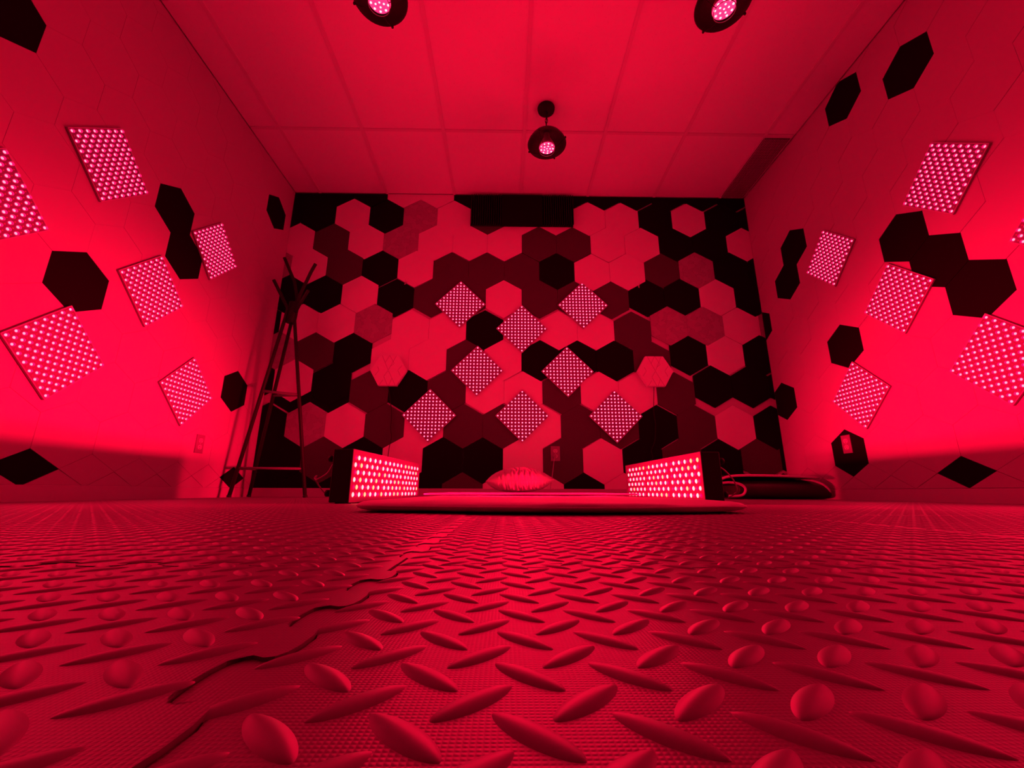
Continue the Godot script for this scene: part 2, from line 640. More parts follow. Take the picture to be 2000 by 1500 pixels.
func slab(s: SurfaceTool, poly: PackedVector2Array, y0: float, y1: float, tilt := Vector2.ZERO, pivot := Vector2.ZERO) -> void:
	# poly holds (x, z), counter-clockwise seen from below, that is clockwise in x,z read as x,y
	var idx := Geometry2D.triangulate_polygon(poly)
	for i in range(0, idx.size(), 3):
		var a := poly[idx[i]]
		var b := poly[idx[i + 1]]
		var c := poly[idx[i + 2]]
		if (b - a).cross(c - a) > 0:
			var t := b
			b = c
			c = t
		var A := Vector3(a.x, y1 + tilt.dot(a - pivot), a.y)
		var B := Vector3(b.x, y1 + tilt.dot(b - pivot), b.y)
		var C := Vector3(c.x, y1 + tilt.dot(c - pivot), c.y)
		for q in [[A, a], [C, c], [B, b]]:
			s.set_uv(q[1])
			s.add_vertex(q[0])
		tri(s, Vector3(a.x, y0, a.y), Vector3(c.x, y0, c.y), Vector3(b.x, y0, b.y))
	var n := poly.size()
	var cw := Geometry2D.is_polygon_clockwise(poly)
	for i in n:
		var a := poly[i]
		var b := poly[(i + 1) % n]
		if cw:
			var t := a
			a = b
			b = t
		var A1 := Vector3(a.x, y1 + tilt.dot(a - pivot), a.y)
		var B1 := Vector3(b.x, y1 + tilt.dot(b - pivot), b.y)
		quad(s, Vector3(b.x, y0, b.y), Vector3(a.x, y0, a.y), A1, B1)

func lug_mesh(nu: int, nv: int) -> ArrayMesh:
	var s := st_smooth()
	var L := 0.0121
	var W := 0.0041
	var T := 0.0014
	var at := func(i: int, j: int) -> Vector3:
		var u := -cos(PI * i / nu)
		var v := -1.0 + 2.0 * j / nv
		var w := W * pow(maxf(1.0 - u * u, 0.0), 0.62)
		var h := T * pow(maxf(1.0 - u * u, 0.0), 0.55) * (1.0 - pow(absf(v), 2.0))
		return Vector3(u * L, h - 0.0002, v * w)
	for i in nu:
		for j in nv:
			var a: Vector3 = at.call(i, j)
			var b: Vector3 = at.call(i, j + 1)
			var c: Vector3 = at.call(i + 1, j + 1)
			var d: Vector3 = at.call(i + 1, j)
			if i > 0:
				tri(s, a, b, c) if i < nu - 1 else tri(s, a, b, c)
			if i < nu - 1 or i == 0:
				tri(s, a, c, d)
	return done(s)

func build_floor() -> void:
	var floor_ := struct("floor", box_mesh(Vector3(XR - XL + 0.4, 0.1, ZF + D + 0.4), 0.002), M.foam, Vector3((XL + XR) / 2, -0.0625, (ZF - D) / 2))
	var off := -floor_.position
	var lug := lug_mesh(18, 10)
	var far_lugs: Array[Transform3D] = []
	var near: Array = []
	for i in range(-4, 5):
		for j in range(-3, 6):
			var x0 := SEAM_X + TILE * i
			var x1 := x0 + TILE
			var z1 := SEAM_Z - TILE * j + TILE       # nearer edge
			var z0 := z1 - TILE
			var cx0 := maxf(x0, XL)
			var cx1 := minf(x1, XR)
			var cz0 := maxf(z0, -D)
			var cz1 := minf(z1, ZF)
			if cx1 - cx0 < 0.02 or cz1 - cz0 < 0.02:
				continue
			var g := 0.0005
			var poly := PackedVector2Array()
			poly.append(Vector2(cx0 + g, cz0 + g))
			poly.append_array(seam(z0, cx0, cx1, false, g, z0 < -D))
			poly.append(Vector2(cx1 - g, cz0 + g))
			poly.append_array(seam(x1, cz0, cz1, true, -g, x1 > XR))
			poly.append(Vector2(cx1 - g, cz1 - g))
			poly.append_array(seam(z1, cx1, cx0, false, -g, z1 > ZF))
			poly.append(Vector2(cx0 + g, cz1 - g))
			poly.append_array(seam(x0, cz1, cz0, true, g, x0 < XL))
			var lift := rng.randf_range(-0.0004, 0.0004)
			var tilt := Vector2.ZERO
			var pivot := Vector2(cx1, cz0)
			if i == -1 and j == 0:      # the tile left of the lens has curled up a little along its right edge
				lift = 0.0010
				tilt = Vector2(0.004, 0.0)
			elif i == -1 and j == 1:
				lift = 0.0008
			var s := st_flat()
			slab(s, poly, -0.0122, lift, tilt, pivot)
			var t := part("foam_tile", done(s), M.foam, floor_, off)
			# raised lugs, two crossed families
			var px := 0.0255
			var pz := 0.0267
			for a in range(int(floor((cx0 - 0.006) / px)) - 1, int(ceil((cx1 - 0.006) / px)) + 1):
				for b in range(int(floor((cz0 + 0.095) / pz)) - 1, int(ceil((cz1 + 0.095) / pz)) + 1):
					for f in 2:
						var lx := 0.006 + px * a + (px / 2 if f == 1 else 0.0)
						var lz := -0.095 + pz * b + (pz / 2 if f == 1 else 0.0)
						if lx < cx0 + 0.004 or lx > cx1 - 0.004 or lz < cz0 + 0.004 or lz > cz1 - 0.004 or lz > 0.05:
							continue
						if lx < XL + 0.015 or lx > XR - 0.015 or lz < -D + 0.015:
							continue
						var bs := Basis(Vector3.UP, -PI / 4 if f == 0 else PI / 4)
						var tr := Transform3D(bs, Vector3(lx, lift + tilt.dot(Vector2(lx, lz) - pivot), lz))
						var dist := Vector2(lx, lz).length()
						var seen := lz < -0.065 and absf(lx) < -lz * 1.36 + 0.03
						if seen and dist < 0.40:
							near.append([dist, t, tr])
						elif lz < 0.0:
							far_lugs.append(tr)
	near.sort_custom(func(p, q): return p[0] < q[0])
	for n in near.size():
		if n < 290:
			part("tread_lug", lug, M.lug, near[n][1], near[n][2].origin, near[n][2].basis)
		else:
			far_lugs.append(near[n][2])
	var mm := MultiMesh.new()
	mm.transform_format = MultiMesh.TRANSFORM_3D
	mm.mesh = lug
	mm.instance_count = far_lugs.size()
	for n in far_lugs.size():
		mm.set_instance_transform(n, far_lugs[n])
	var mi := MultiMeshInstance3D.new()
	mi.name = "tread_pattern"
	mi.multimesh = mm
	mi.material_override = M.lug
	mi.position = off
	mi.set_meta("kind", "stuff")
	floor_.add_child(mi)

# ---------------------------------------------------------------- diode panels
func dome(s: SurfaceTool, c: Vector3, r: float, shaft: float, h: float, seg: int, rings: int) -> void:
	# a small dome along +z
	var prev: Array[Vector3] = []
	for i in range(-1 if shaft > 0.0 else 0, rings + 1):
		var ring: Array[Vector3] = []
		var a := PI / 2 * maxf(i, 0) / rings
		var rr := r * cos(a)
		var z := 0.0 if i < 0 else shaft + h * sin(a)
		for k in seg:
			var t := TAU * k / seg
			ring.append(c + Vector3(rr * cos(t), rr * sin(t), z))
		if not prev.is_empty():
			for k in seg:
				var k1 := (k + 1) % seg
				if i == rings:
					tri(s, prev[k], prev[k1], ring[k])
				else:
					quad(s, prev[k], prev[k1], ring[k1], ring[k])
		prev = ring

var panel_parts := {}

func panel_meshes() -> void:
	# housing 300 mm square, 38 mm deep, back at z = 0
	panel_parts.housing = box_mesh(Vector3(0.303, 0.303, 0.010), 0.0015, Vector3(0, 0, 0.005))
	var s := st_flat()
	for e in 4:
		var b := Basis(Vector3.BACK, PI / 2 * e)
		var q := [Vector3(-0.151, 0.1475, 0.0095), Vector3(0.151, 0.1475, 0.0095), Vector3(0.151, 0.151, 0.0095), Vector3(-0.151, 0.151, 0.0095)]
		var up := Vector3(0, 0, 0.0025)
		quad(s, b * (q[0] + up), b * (q[1] + up), b * (q[2] + up), b * (q[3] + up))
		quad(s, b * q[0], b * q[1], b * (q[1] + up), b * (q[0] + up))
		quad(s, b * q[2], b * q[3], b * (q[3] + up), b * (q[2] + up))
	panel_parts.rim = done(s)
	s = st_flat()
	prism(s, rect(0.292, 0.292), 0.0085, 0.0105, 0.0005)
	panel_parts.plate = done(s)
	# a diode: glowing chip under a clear pink dome
	s = st_smooth()
	dome(s, Vector3.ZERO, 0.0056, 0.0, 0.0036, 8, 1)
	var m := done(s)
	s = st_smooth()
	dome(s, Vector3.ZERO, 0.0078, 0.0045, 0.0075, 9, 3)
	m = done(s, m)
	m.surface_set_material(0, M.chip)
	m.surface_set_material(1, M.lens)
	panel_parts.led = m
	s = st_smooth()
	for i in 15:
		for j in 15:
			if (i + j) % 2 == 1:
				dome(s, Vector3((i - 7) * 0.0196, (j - 7) * 0.0196, 0.0104), 0.003, 0.0006, 0.002, 6, 2)
	panel_parts.small = done(s)

func led_panel(label: String, at: Vector3, wall: Basis, group: String, power := 1.0) -> void:
	var b := wall * Basis(Vector3.BACK, PI / 4)
	var p := thing("led_panel", label, "light panel", at, b, group)
	part("housing", panel_parts.housing, M.metal, p)
	part("rim", panel_parts.rim, M.edge, p)
	part("face_plate", panel_parts.plate, M.face, p)
	var small := part("small_diodes", panel_parts.small, M.off, p)
	small.set_meta("kind", "stuff")
	for i in 15:
		for j in 15:
			if (i + j) % 2 == 0:
				part("diode", panel_parts.led, null, p, Vector3((i - 7) * 0.0196, (j - 7) * 0.0196, 0.0104))
	beam("panel_light", p, Vector3(0, 0, 0.05), Vector3(0, 0, 1), 66.0 if power > 1.0 else 74.0, 0.08, PANEL_E * power)

func build_panels() -> void:
	panel_meshes()
	var zb := -D + 0.002
	var back := [
		[-0.391, 1.566, "red diode panel, upper left of the eight on the black-and-white back wall"],
		[0.640, 1.566, "red diode panel, upper right of the eight on the black-and-white back wall"],
		[0.125, 1.351, "red diode panel high on the back wall's centre line, under a white hexagon"],
		[-0.235, 0.987, "red diode panel at middle height on the back wall, left of its centre line"],
		[0.493, 0.985, "red diode panel at middle height on the back wall, right of its centre line"],
		[-0.603, 0.621, "red diode panel low on the back wall, above the left floor light bar"],
		[0.127, 0.621, "red diode panel low on the back wall, straight above the pillow"],
		[0.862, 0.622, "red diode panel low on the back wall, above the right floor light bar"],
	]
	for q in back:
		led_panel(q[2], Vector3(q[0] * 1.009, 0.0456 + (q[1] - 0.0456) * 1.009, zb), Basis.IDENTITY, "red diode panels on the back wall", 1.9)
	var lb := Basis(Vector3.UP, PI / 2)
	for q in [
		[-1.328, 1.081, "red diode panel on the left white wall, cut off by the photo's edge"],
		[-1.696, 1.551, "red diode panel high on the left wall, nearer the camera than its high neighbour"],
		[-2.437, 1.552, "red diode panel high on the left wall, touching the joined pair of black hexagons"],
		[-2.066, 1.081, "red diode panel at middle height on the left wall, below the joined black hexagons"],
		[-1.697, 0.611, "large-looking red diode panel low on the left wall, overlapping a black hexagon"],
		[-2.437, 0.617, "red diode panel low on the left wall, above the power outlet"]]:
		led_panel(q[2], Vector3(XL + 0.002, 0.0456 + (q[1] - 0.0456) * 1.016, q[0] * 1.016), lb, "red diode panels on the left wall")
	var rb := Basis(Vector3.UP, -PI / 2)
	for q in [
		[-1.332, 1.081, "red diode panel on the right white wall, cut off by the photo's edge"],
		[-1.706, 1.548, "red diode panel high on the right wall, above a chain of three black hexagons"],
		[-2.446, 1.556, "red diode panel high on the right wall, beside two stacked black hexagons"],
		[-2.071, 1.082, "red diode panel at middle height on the right wall, under the black hexagon chain"],
		[-1.696, 0.612, "large-looking red diode panel low on the right wall, under the last chained black hexagon"],
		[-2.434, 0.620, "red diode panel low on the right wall, below a lone black hexagon"]]:
		led_panel(q[2], Vector3(XR - 0.002, 0.0456 + (q[1] - 0.0456) * 1.015, q[0] * 1.015), rb, "red diode panels on the right wall")

func light_bar(label: String, near_: Vector3, far_: Vector3, facing: float) -> void:
	# a long box standing on the floor on its side; local z out of its face, local x along it
	var along := (far_ - near_).normalized()
	var n := Vector3(-along.z, 0, along.x) * facing
	var xdir := Vector3.UP.cross(n)
	var b := Basis(xdir, Vector3.UP, n)
	var mid := (near_ + far_) / 2.0
	var L := near_.distance_to(far_)
	var hgt := 0.196
	var dep := 0.078
	var p := thing("light_bar", label, "light bar", Vector3(mid.x, 0.004, mid.z), b, "floor light bars beside the mat")
	part("housing", box_mesh(Vector3(L, hgt, dep - 0.004), 0.003, Vector3(0, hgt / 2, -dep / 2 - 0.002)), M.dark, p)
	var s := st_flat()
	prism(s, rect(L, hgt), -0.004, 0.0, 0.001)
	part("face_plate", done(s), M.barface, p, Vector3(0, hgt / 2, 0))
	s = st_smooth()
	dome(s, Vector3.ZERO, 0.0092, 0.0, 0.0036, 10, 2)
	var m := done(s)
	var w := xdir.dot(along)      # +1 when local x runs away from the lens
	for sec in 3:
		for k in 10:
			for r in 6:
				var a := -L / 2 + 0.028 + sec * (L - 0.03) / 3.0 + k * 0.0278
				var on := (k + r + (0 if facing > 0 else 1)) % 2 == 0
				var mt: Material = M.unlit
				if on:
					mt = M.lit_warm if rng.randf() < 0.13 else M.lit
				part("lit_lamp" if on else "unlit_lamp", m, mt, p, Vector3(a * w, 0.0285 + r * 0.0275, 0.0))
	# knobs on the back, near end
	for y in [0.162, 0.033]:
		s = st_smooth()
		lathe(s, PackedVector2Array([Vector2(0, 0), Vector2(0.009, 0), Vector2(0.009, 0.014), Vector2(0.013, 0.016), Vector2(0.013, 0.028), Vector2(0.010, 0.031), Vector2(0, 0.031)]), 14)
		part("knob", done(s), M.dark, p, Vector3((-L / 2 + 0.035) * w, y, -dep), Basis(Vector3.RIGHT, -PI / 2))
	for e in [-1.0, 1.0]:
		part("foot", box_mesh(Vector3(0.05, 0.006, dep - 0.016), 0.002, Vector3(e * (L / 2 - 0.06), -0.002, -dep / 2)), M.dark, p)
	# trailing power cord behind the near end
	var c0 := Vector3((-L / 2 + 0.03) * w, 0.145, -dep)
	var pts: Array
	if facing > 0:
		pts = [c0, c0 + Vector3(0.00, -0.006, -0.012), c0 + Vector3(0.01 * w, -0.038, -0.036), c0 + Vector3(0.02 * w, -0.060, -0.078), c0 + Vector3(0.03 * w, -0.054, -0.094), c0 + Vector3(0.02 * w, -0.047, -0.080), c0 + Vector3(0.03 * w, -0.062, -0.088), c0 + Vector3(0.05 * w, -0.088, -0.080), c0 + Vector3(0.08 * w, -0.118, -0.062), c0 + Vector3(0.16 * w, -0.138, -0.05), c0 + Vector3(0.4 * w, -0.139, -0.07)]
	else:
		pts = [c0, c0 + Vector3(0.0, -0.02, -0.03), c0 + Vector3(0.03 * w, -0.06, -0.08), c0 + Vector3(0.06 * w, -0.105, -0.10), c0 + Vector3(0.12 * w, -0.135, -0.06), c0 + Vector3(0.3 * w, -0.139, -0.05)]
	part("power_cord", tube_mesh(smooth_path(pts), 0.0026, 6), M.cord_pale, p, Vector3.ZERO, Basis.IDENTITY, "pale power cord")
	for k in 5:
		beam("bar_light", p, Vector3((k - 2) * 0.18, 0.158, 0.04), Vector3(0, 0, 1), 29.0, 0.025, BAR_E)
	for k in 4:
		beam("bar_light", p, Vector3((k - 1.5) * 0.22, 0.100, 0.04), Vector3(0, 0, 1), 34.0, 0.03, BAR_E)

# ---------------------------------------------------------------- pendant lamps
func pendant(label: String, at: Vector3, turn: float) -> void:
	# at: point on the ceiling; the rim hangs 0.313 below
	var p := thing("pendant_lamp", label, "pendant lamp", at, Basis(Vector3.UP, turn), "pendant lamps with red bulbs")
	var s := st_smooth()
	lathe(s, PackedVector2Array([Vector2(0, -0.026), Vector2(0.040, -0.026), Vector2(0.058, -0.020), Vector2(0.061, -0.006), Vector2(0.061, 0.0), Vector2(0, 0.0)]), 28)
	part("canopy", done(s), M.dark, p)
	for k in 4:
		var loop: Array = []
		for i in 14:
			var a := TAU * i / 14
			var v := Vector3(cos(a) * 0.0085, sin(a) * 0.021, 0)
			loop.append(v if k % 2 == 0 else Vector3(0, v.y, v.x))
		part("chain_link", tube_mesh(loop, 0.0022, 6, true), M.dark, p, Vector3(0, -0.042 - k * 0.033, 0))
	part("cord", tube_mesh([Vector3(0.003, -0.02, 0.002), Vector3(0.006, -0.08, -0.004), Vector3(-0.004, -0.13, 0.004), Vector3(0, -0.175, 0)], 0.003, 6), M.dark, p)
	var rim := -0.313
	s = st_smooth()
	var outer := PackedVector2Array([Vector2(0.131, 0.0), Vector2(0.133, 0.003), Vector2(0.126, 0.022), Vector2(0.108, 0.052), Vector2(0.078, 0.080), Vector2(0.048, 0.096), Vector2(0.036, 0.103), Vector2(0.034, 0.128), Vector2(0.022, 0.140), Vector2(0.012, 0.146), Vector2(0.0, 0.146)])
	lathe(s, outer, 40, Vector3(0, rim, 0))
	var inner := PackedVector2Array([Vector2(0.0, 0.094), Vector2(0.044, 0.092), Vector2(0.074, 0.077), Vector2(0.105, 0.049), Vector2(0.123, 0.020), Vector2(0.1295, 0.001), Vector2(0.131, 0.0)])
	lathe(s, inner, 40, Vector3(0, rim, 0))
	part("shade", done(s), M.shade, p)
	# reflector bulb
	s = st_smooth()
	lathe(s, PackedVector2Array([Vector2(0.053, -0.026), Vector2(0.055, -0.020), Vector2(0.053, -0.008), Vector2(0.036, 0.030), Vector2(0.022, 0.060), Vector2(0.018, 0.092)]), 28, Vector3(0, rim, 0))
	var bulb := part("bulb", done(s), M.edge, p)
	s = st_smooth()
	lathe(s, PackedVector2Array([Vector2(0, -0.031), Vector2(0.030, -0.030), Vector2(0.048, -0.028), Vector2(0.053, -0.026)]), 28, Vector3(0, rim, 0))
	part("bulb_face", done(s), M.bulb_face, bulb, Vector3.ZERO, Basis.IDENTITY, "glowing pink bulb face")
	s = st_smooth()
	dome(s, Vector3.ZERO, 0.0055, 0.0, 0.005, 8, 2)
	var chip := done(s)
	for k in 15:
		var r := 0.0
		var a := 0.0
		if k > 0 and k < 6:
			r = 0.021
			a = TAU * (k - 1) / 5.0
		elif k >= 6:
			r = 0.041
			a = TAU * (k - 6) / 9.0
		part("bulb_diode", chip, M.bulb_chip, bulb, Vector3(r * cos(a), rim - 0.0285, r * sin(a)), Basis(Vector3.RIGHT, PI / 2))
	# wire guard: a small hoop under the bulb and four wires up to clips on the rim
	var hoop: Array = []
	for i in 28:
		var a := TAU * i / 28
		hoop.append(Vector3(cos(a) * 0.050, rim - 0.047, sin(a) * 0.050))
	var guard := part("wire_guard", tube_mesh(hoop, 0.0018, 6, true), M.metal, p)
	for k in 4:
		var a := TAU * k / 4.0 + 0.5
		var d := Vector3(cos(a), 0, sin(a))
		part("guard_wire", tube_mesh(smooth_path([d * 0.05 + Vector3(0, rim - 0.047, 0), d * 0.085 + Vector3(0, rim - 0.036, 0), d * 0.133 + Vector3(0, rim + 0.001, 0)], 5), 0.0016, 6), M.dark, guard)
		part("guard_clip", box_mesh(Vector3(0.012, 0.014, 0.010), 0.002), M.dark, guard, d * 0.134 + Vector3(0, rim + 0.002, 0), Basis(Vector3.UP, -a))
	area_light("bulb_light", p, Vector3(0, rim - 0.062, 0), Vector3.DOWN, Vector2(0.085, 0.085), BULB_E)

# ---------------------------------------------------------------- fittings
func outlet(label: String, at: Vector3, b: Basis, plug: bool) -> void:
	var p := thing("power_outlet", label, "outlet", at, b, "power outlets")
	var s := st_flat()
	prism(s, rect(0.071, 0.115), 0.0, 0.006, 0.002)
	part("cover_plate", done(s), M.outlet, p)
	for sg in [-1.0, 1.0]:
		var c := PackedVector2Array()
		for k in 16:
			var a := TAU * k / 16
			c.append(Vector2(cos(a) * 0.0172, clampf(sin(a) * 0.0172, -0.0135, 0.0135)))
		s = st_flat()
		prism(s, c, 0.004, 0.0078, 0.0006)
		var face := part("receptacle", done(s), M.socket, p, Vector3(0, sg * 0.0205, 0))
		for q in [[-0.0065, 0.003, 0.0024, 0.008], [0.0065, 0.003, 0.0024, 0.0065], [0.0, -0.008, 0.005, 0.0045]]:
			part("slot", box_mesh(Vector3(q[2], q[3], 0.0012), 0.0003), M.slot, face, Vector3(q[0], q[1], 0.0078))
	s = st_smooth()
	lathe(s, PackedVector2Array([Vector2(0.0035, 0.0), Vector2(0.003, 0.0012), Vector2(0, 0.0016)]), 10)
	part("screw", done(s), M.edge, p, Vector3(0, 0, 0.006), Basis(Vector3.RIGHT, PI / 2))
	if plug:
		var c := thing("plug_cord", "thin pale cord plugged into the back wall outlet, hanging behind the pillow", "cord", at)
		part("plug", box_mesh(Vector3(0.024, 0.022, 0.026), 0.005, Vector3(-0.008, -0.021, 0.021)), M.outlet, c)
		part("cord", tube_mesh(smooth_path([Vector3(-0.010, -0.03, 0.03), Vector3(-0.016, -0.06, 0.035), Vector3(-0.030, -0.15, 0.05), Vector3(-0.05, -0.24, 0.09), Vector3(-0.06, -0.275, 0.14)]), 0.0028, 6), M.cord_pale, c)

func hex_unit(label: String, at: Vector3, cord: Array) -> void:
	var p := thing("hexagonal_wall_unit", label, "wall unit", at, Basis.IDENTITY, "pale flat-topped hexagonal units on the back wall")
	var poly := PackedVector2Array()
	for k in 6:
		poly.append(Vector2(cos(TAU * k / 6), sin(TAU * k / 6)) * 0.1465)
	var s := st_flat()
	prism(s, poly, 0.0, 0.034, 0.003)
	part("body", done(s), M.white, p)
	# the face is divided by crossing grooves: dark thin strips let into it
	var R := 0.1465
	var hh := R * 0.866
	var segs := [
		[Vector2(-0.4 * R, hh), Vector2(0.0, 0.0)], [Vector2(0.4 * R, hh), Vector2(0.0, 0.0)], [Vector2(0.0, 0.0), Vector2(-0.22 * R, -0.4 * hh)], [Vector2(-0.22 * R, -0.4 * hh), Vector2(0.02 * R, -hh)],
		[Vector2(0.0, 0.0), Vector2(0.45 * R, -hh)], [Vector2(0.02 * R, hh), Vector2(-0.2 * R, 0.5 * hh)], [Vector2(0.02 * R, hh), Vector2(0.3 * R, 0.45 * hh)], [Vector2(0.3 * R, 0.45 * hh), Vector2(0.12 * R, 0.27 * hh)],
		[Vector2(0.08 * R, -hh), Vector2(0.24 * R, -0.5 * hh)], [Vector2(-0.46 * R, -hh), Vector2(-0.24 * R, -0.62 * hh)], [Vector2(-0.6 * R, 0.25 * hh), Vector2(-0.5 * R, 0.0)], [Vector2(-0.5 * R, 0.0), Vector2(-0.72 * R, -0.36 * hh)],
		[Vector2(0.74 * R, 0.34 * hh), Vector2(0.52 * R, 0.0)], [Vector2(0.52 * R, 0.0), Vector2(0.68 * R, -0.36 * hh)],
	]
	for q in segs:
		var a: Vector2 = q[0]
		var b: Vector2 = q[1]
		var d := b - a
		part("groove", box_mesh(Vector3(d.length() * 0.95, 0.0022, 0.001), 0.0003), M.metal, p, Vector3((a.x + b.x) / 2, (a.y + b.y) / 2, 0.0339), Basis(Vector3.BACK, d.angle()))
	part("cord", tube_mesh(smooth_path(cord), 0.0028, 6), M.cord, p, Vector3.ZERO, Basis.IDENTITY, "dark dangling cord")

func build_vents() -> void:
	# black louvred box at the top of the back wall
	var x0 := -0.331
	var x1 := 0.590
	var y0 := 2.340
	var y1 := 2.640
	var v := thing("wall_vent", "wide black slatted vent at the top of the back wall, under the ceiling", "vent", Vector3((x0 + x1) / 2, (y0 + y1) / 2, -D + 0.002))
	var w := x1 - x0
	var h := y1 - y0
	part("backing", box_mesh(Vector3(w, h, 0.012), 0.002, Vector3(0, 0, 0.006)), M.slot, v)
	part("frame", box_mesh(Vector3(w * 0.40, h, 0.045), 0.003, Vector3(0, 0, 0.0235)), M.black, v, Vector3.ZERO, Basis.IDENTITY, "flat black middle section")
	var slat := box_mesh(Vector3(0.005, h, 0.042), 0.001)
	for sg in [-1.0, 1.0]:
		for k in 14:
			part("slat", slat, M.dark, v, Vector3(sg * (w * 0.20 + 0.012 + k * 0.0198), 0, 0.030), Basis(Vector3.UP, 0.25))
	# grille let into the ceiling at the right
	var gx0 := 1.957
	var gx1 := 2.160
	var gz0 := -3.255
	var gz1 := -2.598
	var g := thing("ceiling_grille", "narrow ribbed air grille in the ceiling corner along the right wall", "vent", Vector3((gx0 + gx1) / 2, H, (gz0 + gz1) / 2))
	part("backing", box_mesh(Vector3(gx1 - gx0, 0.004, gz1 - gz0), 0.001, Vector3(0, -0.001, 0)), M.dim, g)
	for k in 15:
		part("bar", box_mesh(Vector3(0.0055, 0.008, gz1 - gz0), 0.001), M.grille, g, Vector3(-(gx1 - gx0) / 2 + 0.007 + k * (gx1 - gx0 - 0.014) / 14.0, -0.007, 0))
	for k in 24:
		part("cross_bar", box_mesh(Vector3(gx1 - gx0, 0.004, 0.003), 0.0008), M.grille, g, Vector3(0, -0.005, -(gz1 - gz0) / 2 + 0.01 + k * (gz1 - gz0 - 0.02) / 23.0))

func hook(label: String, at: Vector3, lean: float) -> void:
	var p := thing("wall_hook", label, "hook", at, Basis(Vector3.BACK, lean), "small hooks on the back wall")
	part("stem", tube_mesh([Vector3(0, 0, 0), Vector3(0, -0.002, 0.018), Vector3(0, 0.004, 0.026), Vector3(0, 0.014, 0.028)], 0.003, 6), M.socket, p)
	part("plate", box_mesh(Vector3(0.010, 0.034, 0.003), 0.001), M.socket, p)

# ---------------------------------------------------------------- coat rack
func coat_rack() -> void:
	var p := thing("coat_rack", "tall dark branching coat rack on three legs in the left back corner", "coat rack", Vector3(-1.66, 0.0, -3.03))
	var o := -p.position
	var r := 0.0125
	var A := Vector3(-1.843, 0.003, -2.91)
	var B := Vector3(-1.862, 0.003, -3.165)
	var C := Vector3(-1.366, 0.003, -2.97)
	var zt := -3.03
	var pa := [A, Vector3(-1.703, 1.333, zt + 0.02), Vector3(-1.698, 1.415, zt + 0.015), Vector3(-1.783, 1.607, zt + 0.11)]
	var pb := [B, Vector3(-1.668, 1.345, zt - 0.015), Vector3(-1.652, 1.505, zt - 0.02), Vector3(-1.695, 1.66, zt - 0.02), Vector3(-1.775, 1.845, zt + 0.03)]
	var pc := [C, Vector3(-1.640, 1.320, zt), Vector3(-1.628, 1.53, zt + 0.0), Vector3(-1.535, 1.70, zt + 0.06), Vector3(-1.496, 1.765, zt + 0.08)]
	for q in [pa, pb, pc]:
		var pts: Array = []
		for v in q:
			pts.append(v + o)
		part("pole", tube_mesh(pts, r, 10), M.rack, p)
	part("branch", tube_mesh([Vector3(-1.636, 1.385, zt + 0.012) + o, Vector3(-1.60, 1.43, zt + 0.04) + o, Vector3(-1.505, 1.515, zt + 0.12) + o], r * 0.95, 10), M.rack, p)
	part("collar", tube_mesh([Vector3(-1.668, 1.30, zt) + o, Vector3(-1.662, 1.47, zt) + o], 0.034, 12), M.rack, p)
	# lower and upper cross rails, upper one carries a small plank
	var at := func(q: Array, y: float) -> Vector3:
		var t: float = (y - q[0].y) / (q[1].y - q[0].y)
		return q[0].lerp(q[1], t)
	var la: Vector3 = at.call(pa, 0.195)
	var lb_: Vector3 = at.call(pb, 0.197)
	var lc: Vector3 = at.call(pc, 0.195)
	for e in [[la, lc], [la, lb_]]:
		part("cross_rail", tube_mesh([e[0] + o, e[1] + o], 0.0085, 8), M.shelf, p)
	var ua: Vector3 = at.call(pa, 0.745)
	var uc: Vector3 = at.call(pc, 0.725)
	var ub: Vector3 = at.call(pb, 0.74)
	for e in [[ua, uc], [ub, uc]]:
		part("cross_rail", tube_mesh([e[0] + o, e[1] + o], 0.010, 8), M.shelf, p)
	for q in [A, B, C]:
		var s := st_smooth()
		lathe(s, PackedVector2Array([Vector2(0, 0), Vector2(0.014, 0.0), Vector2(0.015, 0.006), Vector2(0.014, 0.014), Vector2(0, 0.016)]), 12)
		part("foot", done(s), M.rack, p, q + o)

# ---------------------------------------------------------------- mat, pillow, folded pad
func rounded_rect(lo: Vector2, hi: Vector2, r: float, bow: float) -> PackedVector2Array:
	var out := PackedVector2Array()
	var corners := [[Vector2(hi.x - r, hi.y - r), 0.0], [Vector2(lo.x + r, hi.y - r), PI / 2], [Vector2(lo.x + r, lo.y + r), PI], [Vector2(hi.x - r, lo.y + r), PI * 1.5]]
	for c in corners.size():
		var q: Array = corners[c]
		for k in 9:
			var a: float = q[1] + PI / 2 * k / 8
			out.append(q[0] + Vector2(cos(a), sin(a)) * r)
		var nx: Array = corners[(c + 1) % 4]
		var from: Vector2 = q[0] + Vector2(cos(q[1] + PI / 2), sin(q[1] + PI / 2)) * r
		var to: Vector2 = nx[0] + Vector2(cos(nx[1]), sin(nx[1])) * r
		for k in range(1, 24):
			var t := k / 24.0
			var p := from.lerp(to, t)
			if c == 0:
				p.y += bow * sin(PI * t)
			out.append(p)
	return out

